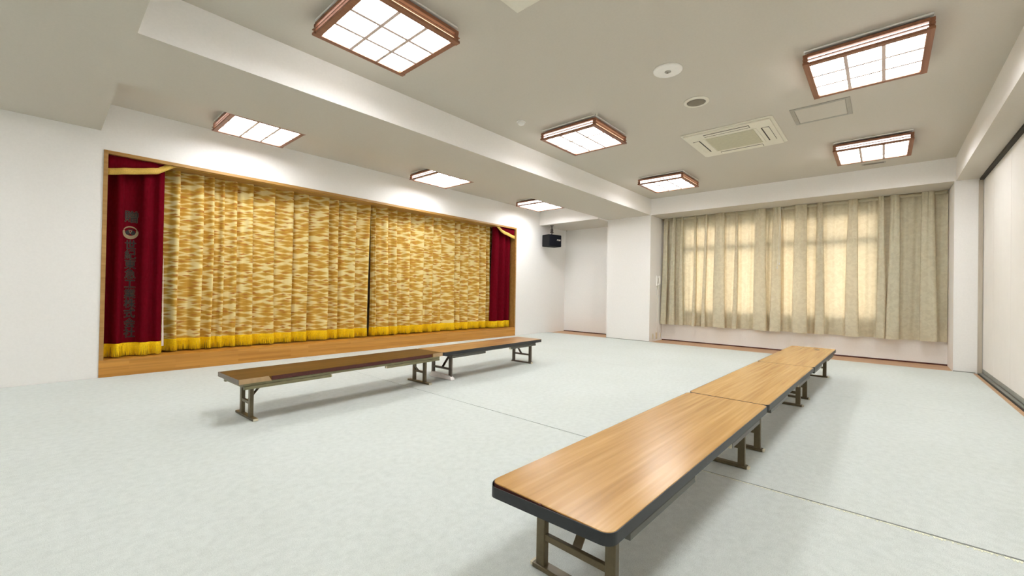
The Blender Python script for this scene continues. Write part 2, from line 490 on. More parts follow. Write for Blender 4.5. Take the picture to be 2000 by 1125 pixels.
# ------------------------------------------------------------------ ceiling lamps
def make_lamp():
    t = thing('ceiling_lamp', (0, 0, 0))
    S = .372; h = .118
    MB().box(-.358, .358, -.358, .358, -.014, 0).build('base_plate', M['white'], t, bevel=.004)
    MB().box(-.30, .30, -.30, .30, -.036, -.014).build('housing', M['dark'], t)
    # wooden tiers
    fr = MB()
    def tier(z0, z1, wd, over):
        a = S - .008
        for sgn in (-1, 1):
            fr.box(-a - over, a + over, sgn * (a - wd / 2) - wd / 2, sgn * (a - wd / 2) + wd / 2, z0, z1)
            fr.box(sgn * (a - wd / 2) - wd / 2, sgn * (a - wd / 2) + wd / 2, -a + wd, a - wd, z0, z1)
    tier(-h, -h + .018, .042, .008)
    tier(-h + .036, -h + .043, .020, .008)
    tier(-h + .061, -h + .084, .026, -.004)
    for sx in (-1, 1):
        for sy in (-1, 1):
            c = S - .026
            fr.box(sx * c - .014, sx * c + .014, sy * c - .014, sy * c + .014, -h + .018, -h + .061)
    fr.build('frame', M['lamp_wood'], t, bevel=.0015, seg=1)
    d = MB().box(-S + .055, S - .055, -S + .055, S - .055, -h + .013, -h + .017).build('diffuser', M['lamp'], t)
    lt = MB(); r = S - .05
    for q in (-r / 3, r / 3):
        lt.box(q - .0115, q + .0115, -r, r, -h, -h + .0125)
        lt.box(-r, r, q - .0115, q + .0115, -h - .0005, -h + .0125)
    lt.build('lattice', M['lattice'], t)
    r = S - .034
    for sgn in (-1, 1):
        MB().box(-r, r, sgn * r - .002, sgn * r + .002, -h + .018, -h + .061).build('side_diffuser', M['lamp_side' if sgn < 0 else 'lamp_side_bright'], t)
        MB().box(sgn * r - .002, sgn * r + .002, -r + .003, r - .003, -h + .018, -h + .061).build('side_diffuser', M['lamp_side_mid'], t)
    MB().box(-S + .03, S - .03, -S + .03, S - .03, -.040, -.0355).build('top_cover', M['lamp_wood'], t)
    return t

lamps = [
    (1.601, 2.669, ZC, 'square wooden lattice ceiling lamp at the top of the photo, cut by its edge'),
    (4.230, 2.669, ZC, 'square wooden lattice ceiling lamp nearest the small white smoke detector'),
    (6.833, 2.669, ZC, 'square wooden lattice ceiling lamp in the far corner by column and window beam'),
    (4.250, .120, ZC, 'large square wooden lattice ceiling lamp beside the ceiling access panel, upper right'),
    (6.817, .120, ZC, 'square wooden lattice ceiling lamp at upper right nearest the window curtain'),
    (1.602, 5.326, ZS, 'square wooden lattice ceiling lamp above the left end of the stage, behind the beam'),
    (4.239, 5.326, ZS, 'square wooden lattice ceiling lamp behind the beam above the middle of the stage'),
    (6.828, 5.326, ZS, 'square wooden lattice ceiling lamp behind the beam nearest the black loudspeaker'),
    (1.601, .120, ZC, 'square wooden lattice ceiling lamp above the near end of the long table row'),
    (-1.85, 2.669, ZC, 'added square wooden lattice ceiling lamp, unseen behind the camera, middle of its row'),  # this and the next two: unseen lamps added to brighten the near left
    (-1.85, .120, ZC, 'added square wooden lattice ceiling lamp, unseen behind the camera, beside the partition panels'),
    (-1.85, 5.0, ZC, 'added square wooden lattice ceiling lamp, unseen behind the camera, along the stage wall'),
]
proto = make_lamp()
for i, (x, y, z, lab) in enumerate(lamps):
    o = proto if i == 0 else copy_tree(proto)
    o.location = (x, y, z)
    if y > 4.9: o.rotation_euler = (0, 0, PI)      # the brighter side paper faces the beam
    tag(o, lab, 'ceiling lamp', 'square lattice ceiling lamps')

# ------------------------------------------------------------------ air conditioners
def make_ac():
    t = thing('ceiling_air_conditioner', (0, 0, 0))
    p = MB(); s = .478
    p.box(-s, s, -s, s, -.012, 0)
    p.box(-s + .03, s - .03, -s + .03, s - .03, -.030, -.012)
    p.build('panel', M['cream'], t, bevel=.008, seg=3)
    MB().box(-.255, .255, -.255, .255, -.036, -.029).build('grille', M['grille'], t, bevel=.004)
    gl = MB()
    for (cx, cy, hx, hy) in ((0, .275, .275, .012), (0, -.275, .275, .012), (.275, 0, .012, .263), (-.275, 0, .012, .263)):
        gl.box(cx - hx, cx + hx, cy - hy, cy + hy, -.034, -.028)
    gl.build('grille_frame', M['cream'], t, bevel=.003)
    for k in range(4):
        r = Matrix.Rotation(k * PI / 2, 4, 'Z')
        sl = MB().box(-.24, .24, .325, .405, -.0312, -.028)
        sl.v = [tuple(r @ Vector(v)) for v in sl.v]
        a = sl.build('air_outlet', M['dark'], t)
        fl = MB().box(-.236, .236, .338, .403, -.0355, -.0315, Matrix.Rotation(-.10, 3, 'X'))
        fl.v = [tuple(r @ Vector(v)) for v in fl.v]
        fl.build('louver', M['cream'], a, bevel=.002)
    return t
ac = make_ac(); ac.location = (5.537, 1.366, ZC)
tag(ac, 'square cream four way ceiling air conditioner between the lamps', 'air conditioner', 'ceiling air conditioners')
ac2 = copy_tree(ac); ac2.location = (1.634, 1.40, ZC)
tag(ac2, 'cream ceiling air conditioner with only one corner showing at the top edge of the photo', 'air conditioner', 'ceiling air conditioners')

# ------------------------------------------------------------------ small ceiling fittings
t = thing('emergency_light', (3.497, 1.385, ZC))
MB().lathe([(.118, 0), (.118, -.006), (.108, -.012), (.03, -.014)], seg=48).build('cover', M['white'], t, smooth=True)
MB().lathe([(.026, -.013), (.026, -.016), (.020, -.020)], seg=24).build('lens', M['alu'], t)
e = MB()
e.lathe([(.008, -.019), (.006, -.023)], (.004, .004, 0), 12)
e.build('bulb', M['grey_grille'], t)
tag(t, 'round white flat emergency light on the ceiling', 'emergency light')

t = thing('ceiling_speaker', (4.25, 1.395, ZC))
MB().lathe([(.117, 0), (.117, -.006), (.108, -.013), (.090, -.015), (.086, -.010)], seg=48).build('rim', M['cream'], t, smooth=True)
MB().lathe([(.088, -.004), (.088, -.010), (.05, -.013), (.01, -.014)], seg=40).build('mesh_cover', M['grey_grille'], t, smooth=True)
tag(t, 'round ceiling speaker with dark grey mesh and cream rim', 'speaker')

t = thing('access_panel', (5.29, .495, ZC))
f = MB(); a, b2 = .243, .205
f.box(-a, a, b2, a, -.006, 0).box(-a, a, -a, -b2, -.006, 0).box(-a, -b2, -b2, b2, -.006, 0).box(b2, a, -b2, b2, -.006, 0)
f.build('frame', M['alu'], t, bevel=.002)
MB().box(-.202, .202, -.202, .202, -.005, 0).build('hatch', M['ceiling'], t)
tag(t, 'square ceiling access panel with grey metal frame', 'access panel')

t = thing('smoke_detector', (3.52, 3.043, ZC))
MB().lathe([(.050, 0), (.050, -.010), (.046, -.014)], seg=32).build('base', M['white'], t, smooth=True)
MB().lathe([(.042, -.013), (.040, -.026), (.030, -.038), (.012, -.043)], seg=32).build('head', M['white'], t, smooth=True)
tag(t, 'small white dome smoke detector on the ceiling beside the long beam', 'smoke detector')

t = thing('ceiling_vent', (7.79, .12, ZC))
MB().box(-.035, .035, -.13, .13, -.006, 0).build('vent_frame', M['alu'], t, bevel=.002)
MB().box(-.022, .022, -.11, .11, -.008, -.005).build('slot', M['grey_grille'], t)
tag(t, 'slim grey ceiling vent just past the far right lamp, near the window beam', 'vent')

o = MB().lathe([(.018, 0), (.018, -.012), (.008, -.03)], (0, 0, 0), 16).build('ceiling_hook', M['jamb'])
o.location = (8.70, 5.95, 2.516)
tag(o, 'tiny brown fitting in the top corner of the alcove behind the loudspeaker', 'hook')

# ------------------------------------------------------------------ black loudspeaker hung from the far beam
t = thing('loudspeaker', (7.875, 5.80, 2.516), math.radians(-15))
c = MB().box(-.185, .185, -.125, .125, -.495, -.225)
c.build('cabinet', M['black'], t, bevel=.008)
MB().box(-.175, .175, -.138, -.124, -.485, -.235).build('front_grille', M['black_face'], t, bevel=.006)
br = MB()
br.lathe([(.045, 0), (.045, -.008)], (0, 0, 0), 24)
br.lathe([(.013, -.006), (.013, -.225)], (0, 0, 0), 16)
br.lathe([(.022, -.075), (.030, -.095), (.030, -.125), (.022, -.15)], (0, 0, 0), 20)
br.box(-.035, .035, -.016, .016, -.175, -.145)
br.box(-.04, .04, -.03, .03, -.229, -.221)
bk = br.build('bracket', M['steel'], t)
cu = bpy.data.curves.new('logo', 'FONT'); cu.body = 'BOSE'; cu.size = .046; cu.shear = .28; cu.extrude = .0012; cu.offset = .0015; cu.align_x = 'CENTER'
tmp = bpy.data.objects.new('tmp_logo', cu); COL.objects.link(tmp)
bpy.context.view_layer.update()
me = bpy.data.meshes.new_from_object(tmp.evaluated_get(bpy.context.evaluated_depsgraph_get()))
bpy.data.objects.remove(tmp)
me.transform(Matrix.Translation((.092, -.1395, -.362)) @ Matrix.Rotation(PI / 2, 4, 'X'))
me.materials.clear(); me.materials.append(M['logo'])
lo = bpy.data.objects.new('logo', me); COL.objects.link(lo); lo.parent = t
tag(t, 'black box loudspeaker hanging from the beam to the right of the stage', 'loudspeaker')

# ------------------------------------------------------------------ cloth helpers
def chaikin(P, n=2):
    for _ in range(n):
        Q = [P[0]]
        for a, b2 in zip(P[:-1], P[1:]):
            Q.append((a[0] * .75 + b2[0] * .25, a[1] * .75 + b2[1] * .25))
            Q.append((a[0] * .25 + b2[0] * .75, a[1] * .25 + b2[1] * .75))
        Q.append(P[-1]); P = Q
    return P

def resample(P, step):
    L = [0]
    for a, b2 in zip(P[:-1], P[1:]):
        L.append(L[-1] + math.hypot(b2[0] - a[0], b2[1] - a[1]))
    n = max(2, int(L[-1] / step)); out = []; j = 0
    for i in range(n + 1):
        s = L[-1] * i / n
        while j < len(L) - 2 and L[j + 1] < s: j += 1
        tt = (s - L[j]) / max(1e-9, L[j + 1] - L[j])
        out.append((P[j][0] + (P[j + 1][0] - P[j][0]) * tt, P[j][1] + (P[j + 1][1] - P[j][1]) * tt))
    return out

def grid(fn, n, rows, us):
    """fn(i, v) -> (x,y,z), v in 0..1 from the bottom to the top"""
    g = MB(); g.uv = []
    for r in range(rows + 1):
        v = r / rows
        for i in range(n):
            p = fn(i, v); g.v.append(p); g.uv.append((us[i], p[2]))
    for r in range(rows):
        for i in range(n - 1):
            a = r * n + i
            g.f.append((a, a + 1, a + n + 1, a + n))
    return g

def arc(P):
    L = [0]
    for a, b2 in zip(P[:-1], P[1:]):
        L.append(L[-1] + math.hypot(b2[0] - a[0], b2[1] - a[1]))
    return L

def fringe_mesh(path_at, n, ztop, zbot, band, strands_per=.0042, off=.006):
    """path_at(u) u in 0..1 -> (x,y) at the hem; a woven band with hanging threads"""
    g = MB()
    N = n
    for k in range(N):                       # band as a strip with thickness
        pass
    prev = None
    pts = [path_at(k / N) for k in range(N + 1)]
    for k, p in enumerate(pts):
        q = len(g.v)
        g.v += [(p[0], p[1] - off, ztop), (p[0], p[1] - off - .003, ztop - band), (p[0], p[1] + off * .6, ztop - band), (p[0], p[1] + off * .6, ztop)]
        if prev is not None:
            for a in range(4):
                b2 = (a + 1) % 4
                g.f.append((prev + a, q + a, q + b2, prev + b2))
        prev = q
    L = arc(pts); tot = L[-1]
    m_ = int(tot / strands_per); j = 0
    for k in range(m_):
        s = tot * (k + .5) / m_
        while j < len(L) - 2 and L[j + 1] < s: j += 1
        a, b2 = pts[j], pts[j + 1]
        d = Vector((b2[0] - a[0], b2[1] - a[1], 0))
        if d.length < 1e-7: continue
        d.normalize()
        tt = (s - L[j]) / max(1e-9, L[j + 1] - L[j])
        c = Vector((a[0] + (b2[0] - a[0]) * tt, a[1] + (b2[1] - a[1]) * tt, 0))
        nrm = Vector((d.y, -d.x, 0))
        if nrm.y > 0: nrm = -nrm
        w_ = strands_per * random.uniform(1.1, 1.7) / 2
        zb = zbot + abs(random.gauss(0, .006))
        o1 = random.uniform(-.001, .003); o2 = o1 + random.uniform(-.003, .005); lean = random.uniform(-.004, .004)
        q = len(g.v)
        for (zz, oo, ww, ll) in ((ztop - band * .8, o1, w_, 0), ((ztop + zb) / 2, (o1 + o2) / 2 + .002, w_, lean * .4), (zb, o2, w_ * .45, lean)):
            for (ex, en) in ((-1, 0), (0, .45), (1, 0), (0, -.5)):
                p = c + d * (ex * ww + ll) + nrm * (oo + en * ww)
                g.v.append((p.x, p.y, zz))
        for r in range(2):
            for a4 in range(4):
                b4 = (a4 + 1) % 4
                g.f.append((q + r * 4 + a4, q + r * 4 + b4, q + r * 4 + 4 + b4, q + r * 4 + 4 + a4))
        g.f.append((q + 8, q + 9, q + 10, q + 11))
    return g

# gold stage curtains ------------------------------------------------------------------
YG = 6.30
def gold_path(bounds, seed):
    rnd = random.Random(seed)
    P = [(bounds[0], YG + .045)]
    for a, b2 in zip(bounds[:-1], bounds[1:]):
        w_ = b2 - a
        amp = min(.094, .046 + w_ * (.17 if seed == 1 else .24)) * rnd.uniform(.85, 1.1)
        back, front = YG + amp * .62, YG - amp
        k = rnd.uniform(.30, .44)
        P.append((a + w_ * .015, back))
        P.append((a + w_ * .14, back - amp * .15))
        P.append((a + w_ * k, YG + amp * rnd.uniform(-.25, .35)))
        P.append((a + w_ * rnd.uniform(.50, .58), YG - amp * rnd.uniform(-.25, .25)))
        P.append((a + w_ * .76, front + amp * .22))
        P.append((a + w_ * .93, front))
        P.append((a + w_ * 1.02, front + amp * .35))
        P.append((a + w_ * 1.005, back * .6 + front * .4))
    P.append((bounds[-1] - .004, YG + .05))
    if seed == 2: P += [(bounds[-1] + .03, YG + .085), (bounds[-1] + .10, YG + .075), (bounds[-1] + .17, YG + .09)]
    return P

def gold_curtain(bounds, seed, label, top_shift):
    P = resample(chaikin(gold_path(bounds, seed), 2), .011)
    us = [u + seed * 3.7 for u in arc(P)]
    z0, z1 = .262, 2.40
    rnd = random.Random(seed)
    ph = [rnd.uniform(0, 6) for _ in range(4)]
    xm = (bounds[0] + bounds[-1]) / 2; xs = bounds[-1] - bounds[0]
    def fn(i, v):
        x, y = P[i]
        am = 1.0 - .25 * v + .06 * math.sin(v * 5 + ph[0] + x * 2)
        yy = YG + (y - YG) * am + .006 * math.sin(x * 3.1 + v * 3 + ph[1])
        xx = x + .010 * math.sin(v * 4 + x * 5 + ph[2]) * (1 - v) + top_shift(x, v)
        zz = z0 + (z1 - z0) * v
        if v < .02: zz += .008 * math.sin(x * 4 + ph[3])
        return (xx, yy, zz)
    t = thing('stage_curtain', (0, 0, 0))
    grid(fn, len(P), 26, us).build('cloth', M['brocade'], t, smooth=True, fixn=False)
    n = len(P)
    def hem(u):
        i = min(n - 1, int(u * (n - 1))); p = fn(i, 0.0); return (p[0], p[1])
    e = fringe_mesh(hem, n - 1, z0 + .072, .192, .03).build('fringe', M['fringe'], t)
    e['label'] = 'bright yellow hanging fringe'
    return tag(t, label, 'curtain', 'gold stage curtains')

lb = [.895, 1.06, 1.29, 1.40, 1.51, 1.65, 1.835, 2.10, 2.34, 2.545, 2.84, 2.99, 3.255, 3.485]
rb = [3.585, 3.64, 3.86, 4.03, 4.29, 4.59, 4.78, 4.975, 5.315, 5.45, 5.675, 5.975, 6.16, 6.285]
gold_curtain(lb, 1, 'left half of the gold patterned stage curtain', lambda x, v: .045 * v * max(0, (x - 2.9) / .6))
gold_curtain(rb, 2, 'right half of the gold patterned stage curtain', lambda x, v: -.020 * v * max(0, (4.2 - x) / .65))

# red side curtains ---------------------------------------------------------------------
YRD = 6.15
def red_profile(kind):
    if kind == 0:
        P = [(.424, YRD + .015), (.44, YRD + .03), (.475, YRD + .02), (.505, YRD - .022), (.545, YRD - .026), (.565, YRD + .012), (.60, YRD + .022),
             (.655, YRD + .024), (.695, YRD + .010), (.715, YRD - .024), (.765, YRD - .026), (.800, YRD + .010), (.83, YRD - .002), (.852, YRD - .020),
             (.880, YRD - .012), (.902, YRD + .010), (.905, YRD + .03)]
    else:
        P = [(6.30, YRD + .03), (6.315, YRD - .01), (6.40, YRD - .025), (6.46, YRD - .01), (6.475, YRD + .03), (6.52, YRD + .02), (6.58, YRD - .025),
             (6.64, YRD - .02), (6.66, YRD + .03), (6.70, YRD + .02), (6.76, YRD - .02), (6.82, YRD + .0), (6.835, YRD + .02)]
    return resample(chaikin(P, 2), .008)

def red_curtain(kind, label):
    P = red_profile(kind); us = arc(P); z0, z1 = .268, 2.40
    xc = P[0][0] if kind == 0 else P[-1][0]
    def fn(i, v):
        x, y = P[i]
        sp = (1 - v) if kind else 0
        xx = xc + (x - xc) * (1 + .10 * sp)
        return (xx, YRD + (y - YRD) * 1.9 * (1 - .2 * v), z0 + (z1 - z0) * v)
    t = thing('side_curtain', (0, 0, 0))
    grid(fn, len(P), 20, us).build('cloth', M['red'], t, smooth=True, fixn=False)
    n = len(P)
    hem = lambda u: fn(min(n - 1, int(u * (n - 1))), 0.)[:2]
    e = fringe_mesh(hem, n - 1, z0 + .062, .186, .03).build('fringe', M['fringe'], t)
    e['label'] = 'golden yellow hanging fringe'
    def surf(x):
        for a, b2 in zip(P[:-1], P[1:]):
            if a[0] <= x <= b2[0] and b2[0] > a[0]:
                return a[1] + (b2[1] - a[1]) * (x - a[0]) / (b2[0] - a[0])
        return YRD
    tag(t, label, 'curtain', 'wine red side curtains')
    return t, surf

redL, surfL = red_curtain(0, 'wine red stage side curtain with vertical lettering, at the left of the gold curtain')
redR, _ = red_curtain(1, 'plain wine red stage side curtain at the right of the gold curtain')
g = MB()
for k in range(13):
    v = k / 12
    wd = .004 + .018 * (1 - v) ** 1.5
    g.v += [(.904, YRD + .012, .27 + v * 1.0), (.904 + wd, YRD + .030, .27 + v * 1.0)]
for k in range(12):
    g.f.append((k * 2, k * 2 + 1, k * 2 + 3, k * 2 + 2))
e = g.build('lining', M['lining'], redL); e['label'] = 'white lining edge'
sm = e.modifiers.new('Solidify', 'SOLIDIFY'); sm.thickness = .002

def drape(me, off):
    """lays a flat mesh (x,z plane) on the red cloth"""
    bm = bmesh.new(); bm.from_mesh(me)
    bmesh.ops.triangulate(bm, faces=bm.faces[:])
    xs = [v.co.x for v in bm.verts]
    x = math.floor(min(xs) / .006) * .006
    while x < max(xs):
        bmesh.ops.bisect_plane(bm, geom=bm.verts[:] + bm.edges[:] + bm.faces[:], plane_co=(x, 0, 0), plane_no=(1, 0, 0), dist=1e-6)
        x += .006
    for v in bm.verts:
        am = 1.9 * (1 - .2 * (v.co.z - .268) / 2.13)
        v.co.y = YRD + (surfL(v.co.x) - YRD) * am - off
    bm.to_mesh(me); bm.free()

def glyph(ch, cx, cz, w_, h_, off, z_off, name, mat, parent):
    cu = bpy.data.curves.new('glyph', 'FONT'); cu.body = ch; cu.size = 1.0; cu.resolution_u = 3
    o = bpy.data.objects.new('tmp_glyph', cu); COL.objects.link(o)
    bpy.context.view_layer.update()
    me0 = bpy.data.meshes.new_from_object(o.evaluated_get(bpy.context.evaluated_depsgraph_get()))
    bpy.data.objects.remove(o)
    xs = [v.co.x for v in me0.vertices]; zs = [v.co.y for v in me0.vertices]
    mx, my = (min(xs) + max(xs)) / 2, (min(zs) + max(zs)) / 2
    me = bpy.data.meshes.new(name)
    V = []; F = []
    ring = [(0, 0)] if off <= 0 else [(off * math.cos(k * PI / 4), off * math.sin(k * PI / 4)) for k in range(8)]
    for (dx_, dz_) in ring:                      # an outline is the character widened all round
        q = len(V)
        V += [(cx + (v.co.x - mx + dx_) * w_, 0, cz + (v.co.y - my + dz_) * h_) for v in me0.vertices]
        F += [tuple(q + i for i in p.vertices) for p in me0.polygons]
    me.from_pydata(V, [], F)
    drape(me, z_off)
    me.materials.append(mat)
    o = bpy.data.objects.new(name, me); COL.objects.link(o); o.parent = parent
    return o
TX = .6235
items = [('贈', TX + .002, 1.712, .125, .140)]
chars = '世紀東急工業株式会社'
for k, ch in enumerate(chars):
    items.append((ch, TX + k * .0008, 1.405 - k * .1075, .098, .112))
for it in items:
    o = glyph(*it, 0, .0050, 'lettering_character', M['thread_dark'], redL)
    o['label'] = 'black embroidered character'
    o2 = glyph(*it, .028, .0030, 'outline', M['thread_tan'], o); o2['label'] = 'tan outline of the character'
# emblem: pale oval ring, brighter below, with a dark leaf pair and a small triangle
def ellipse(cx, cz, a, b2, n=40, t0=0, t1=2 * PI):
    return [(cx + a * math.cos(t0 + (t1 - t0) * k / n), cz + b2 * math.sin(t0 + (t1 - t0) * k / n)) for k in range(n + (0 if t1 - t0 >= 2 * PI else 1))]
def flat(polys, strips, name, mat, off):
    V = []; F = []
    for poly in polys:
        q = len(V); V += [(x, 0, z) for x, z in poly]; F.append(tuple(range(q, q + len(poly))))
    for (A, B_) in strips:
        q = len(V); n = len(A); V += [(x, 0, z) for x, z in A] + [(x, 0, z) for x, z in B_]
        for k in range(n - 1):
            F.append((q + k, q + k + 1, q + n + k + 1, q + n + k))
    me = bpy.data.meshes.new(name); me.from_pydata(V, [], F)
    drape(me, off); me.materials.append(mat)
    o = bpy.data.objects.new(name, me); COL.objects.link(o); o.parent = redL
    return o
ex, ez = TX - .003, 1.537
outer = ellipse(ex, ez, .066, .072, 48, PI * 1.0 - .25, 2 * PI + .25)
inner = ellipse(ex, ez + .012, .046, .046, 48, PI * 1.0 - .25, 2 * PI + .25)
upo = ellipse(ex, ez + .004, .062, .066, 40, .35, PI - .35)
upi = ellipse(ex, ez + .000, .057, .056, 40, .35, PI - .35)
o = flat([], [(outer, inner), (upo, upi)], 'emblem', M['emblem_pale'], .0032); o['label'] = 'pale oval emblem'
o = flat([ellipse(ex - .021, ez - .002, .020, .026, 20), ellipse(ex + .021, ez - .002, .020, .026, 20),
          [(ex - .032, ez + .036), (ex + .032, ez + .036), (ex, ez + .028)]], [], 'emblem_leaves', M['thread_dark'], .0045)
o = flat([[(ex - .016, ez + .024), (ex + .016, ez + .024), (ex, ez - .014)]], [], 'emblem_triangle', M['emblem_pale'], .0055)
o = flat([[(ex - .009, ez + .018), (ex + .009, ez + .018), (ex, ez - .004)]], [], 'emblem_centre', M['red'], .0065)

# red valance with gold braid -----------------------------------------------------------
def vz(x):
    d = min(x - .42, 6.835 - x); d = max(0, d)
    return min(2.335, 2.126 + .23 * d + .5 * max(0, d - .40))
YV = 6.058
xs = [.424 + (6.838 - .424) * i / 320 for i in range(321)]
def vy(x): return YV + .006 * math.sin(x * 31) + .003 * math.sin(x * 53 + 1)
t = thing('valance', (0, 0, 0))
def strip(lo, hi, off, name, mat, th):
    g = MB()
    for x in xs: g.v += [(x, vy(x) - off, lo(x)), (x, vy(x) - off, hi(x))]
    for i in range(len(xs) - 1): g.f.append((i * 2, i * 2 + 2, i * 2 + 3, i * 2 + 1))
    o = g.build(name, mat, t, smooth=True, fixn=False)
    md = o.modifiers.new('Solidify', 'SOLIDIFY'); md.thickness = th; md.offset = 0
    return o
strip(lambda x: vz(x) - .01, lambda x: 2.42, 0, 'cloth', M['red'], .003)
e = strip(lambda x: vz(x) - .018, lambda x: vz(x) + .052, .006, 'braid', M['trim_gold'], .005)
e['label'] = 'gold braid trim'
tag(t, 'wine red valance with gold braid under the top of the stage frame', 'valance')

# ------------------------------------------------------------------ sage window curtains
XB, XF = 8.722, 8.595
def sage_path(y_start, y_end, ridges):
    P = [(XB - .02, y_start)]
    y = y_start
    for (a, b2) in ridges:
        mid = (a + b2) / 2; wd = a - b2
        gap = y - mid
        if gap > .16:
            P.append((XB - .006, y - gap * .3)); P.append((XB + .004, y - gap * .6))
        P.append((XB + .006, mid + wd * .12 + .012))
        P.append((XB, mid + wd * .04))
        P.append((XB - .035, a - wd * .06))
        P.append((XF + .012, a + .006))
        P.append((XF - .004, a - wd * .22))
        P.append((XF + .004, mid))
        P.append((XF - .004, b2 + wd * .22))
        P.append((XF + .012, b2 - .006))
        P.append((XB - .035, b2 + wd * .06))
        P.append((XB, mid - wd * .04))
        P.append((XB + .006, mid - wd * .12 - .012))
        y = mid
    P.append((XB - .01, y_end))
    return P

def sage_curtain(y0, y1, ridges, z0f, seed, label):
    P = resample(chaikin(sage_path(y0, y1, ridges), 2), .010)
    us = [u + seed * 5.3 for u in arc(P)]
    rnd = random.Random(seed); ph = [rnd.uniform(0, 6) for _ in range(5)]
    def fn(i, v):
        x, y = P[i]
        near = min(ridges, key=lambda r: abs((r[0] + r[1]) / 2 - y)); mid = (near[0] + near[1]) / 2
        k = 1.26 - .80 * v ** 1.3 + .12 * math.sin(mid * 7 + ph[4])
        inr = max(0, 1 - abs(y - mid) / .14)
        yy = y + (y - mid) * (k - 1) * inr + .034 * math.sin(v * 2.2 + mid * 9 + ph[0]) * (1 - v) * inr
        xx = XB + (x - XB) * (1.08 - .40 * v ** 2)
        wob = math.sin(y * 46 + 2.2 * math.sin(y * 5.3 + ph[3]) + ph[1] + .5 * math.sin(v * 2.4 + y * 3))
        xx -= (.020 + .006 * math.sin(y * 7 + ph[4])) * (.5 + .5 * wob) * (1 - .75 * max(0, min(1, (XB - .02 - x) / .05)))
        xx += .005 * math.sin(y * 97 + ph[2] + 2 * v) * v ** 1.5
        z0 = z0f(y) + .004 * math.sin(y * 11)
        zt = ZB - .003
        return (xx, yy, z0 + (zt - z0) * v)
    t = thing('window_curtain', (0, 0, 0))
    grid(fn, len(P), 26, us).build('cloth', M['sage'], t, smooth=True, fixn=False)
    hb = MB(); ny = 60
    o = MB()
    for i in range(ny + 1):
        yy = y0 + (y1 - y0) * i / ny
        xx = XB - .045 + .008 * math.sin(i * 1.9)
        o.v += [(xx, yy, ZB - .055), (xx, yy, ZB - .004)]
    for i in range(ny): o.f.append((i * 2, i * 2 + 2, i * 2 + 3, i * 2 + 1))
    h = o.build('heading_tape', M['sage'], t, smooth=True, fixn=False)
    md = h.modifiers.new('Solidify', 'SOLIDIFY'); md.thickness = .003
    return tag(t, label, 'curtain', 'sage window curtains')

ridL = [(3.46, 3.37), (3.29, 3.20), (3.12, 3.05), (2.85, 2.80), (2.64, 2.59), (2.465, 2.27), (2.11, 2.04), (1.775, 1.58), (1.505, 1.355)]
ridR = [(1.17, .975), (.87, .75), (.455, .30), (.085, -.005), (-.045, -.19), (-.395, -.565)]
sage_curtain(3.488, 1.325, ridL, lambda y: .338, 11, 'left half of the sage green window curtain, beside the left column')
sage_curtain(1.36, -.688, ridR, lambda y: .338 if y > .09 else .338, 12, 'right half of the sage green window curtain, up to the right column')

t = thing('curtain_cord', (8.535, 1.385, 1.44))
MB().tube([(0, -.03, 1.085), (-.004, -.026, .9), (-.004, -.012, .5), (0, .004, .12), (0, .012, .05)], .0022, 6).build('cord', M['white'], t)
MB().tube([(.004, -.026, 1.08), (0, -.03, .6), (0, -.022, .16), (0, -.02, .11)], .0020, 6).build('cord', M['white'], t)
MB().lathe([(.003, .045), (.007, .03), (.008, .0), (.004, -.006)], (0, .012, 0), 12).build('pull', M['white'], t, smooth=True)
MB().lathe([(.003, .045), (.007, .03), (.008, .0), (.004, -.006)], (0, -.02, .07), 12).build('pull', M['white'], t, smooth=True)
tag(t, 'thin white pull cord hanging in front of the middle of the window curtain', 'cord')

# ------------------------------------------------------------------ column side: phone, conduit, sockets (face y = YB0, towards -y)
t = thing('intercom_phone', (8.46, YB0, 1.235))
MB().box(-.045, .045, -.022, 0, -.105, .105).build('base', M['white'], t, bevel=.006)
hs = MB()
pr = [(-.022, .092), (-.050, .098), (-.066, .075), (-.070, 0), (-.066, -.075), (-.050, -.098), (-.022, -.092), (-.022, -.066), (-.045, -.060), (-.050, 0), (-.045, .060), (-.022, .066)]
n = len(pr)
for xx in (-.026, .026): hs.v += [(xx, a, b2) for a, b2 in pr]
for k in range(n):
    j = (k + 1) % n; hs.f.append((k, j, n + j, n + k))
for k in range(n // 2 - 0):
    a, b2 = k, n - 1 - k
    if k + 1 < n - 2 - k + 1:
        hs.f.append((k, k + 1, n - 2 - k, n - 1 - k)) if k + 1 < n - 2 - k else None
        hs.f.append((n + k, n + n - 1 - k, n + n - 2 - k, n + k + 1)) if k + 1 < n - 2 - k else None
hs.build('handset', M['white'], t, bevel=.004)
MB().tube([(0, -.03, -.10), (.004, -.034, -.14), (-.006, -.03, -.19), (-.012, -.014, -.16), (-.01, -.008, -.11)], .004, 8).build('coiled_cord', M['cream'], t)
tag(t, 'white intercom phone with handset on the side of the left column', 'phone')
o = MB().box(8.464, 8.482, YB0 - .009, YB0, .155, 1.10).build('cable_duct', M['panel'], bevel=.002)
tag(o, 'slim cream cable duct running down below the intercom phone', 'cable duct')
for (x, z, hh, kind, lab) in ((8.27, .098, .055, 0, 'beige wall socket nearest the front edge of the left column'),
                              (8.455, .100, .066, 1, 'beige wall socket at the foot of the cable duct'),
                              (8.645, .098, .055, 0, 'beige wall socket nearest the window curtain')):
    t = thing('wall_socket', (x, YB0, z))
    MB().box(-.036, .036, -.008, 0, -hh, hh).build('plate', M['cream' if kind == 0 else 'beige'], t, bevel=.002)
    MB().box(-.014, .014, -.011, -.0078, -.034, .034).build('insert', M['beige'], t, bevel=.001)
    tag(t, lab, 'wall socket', 'sockets on the column')

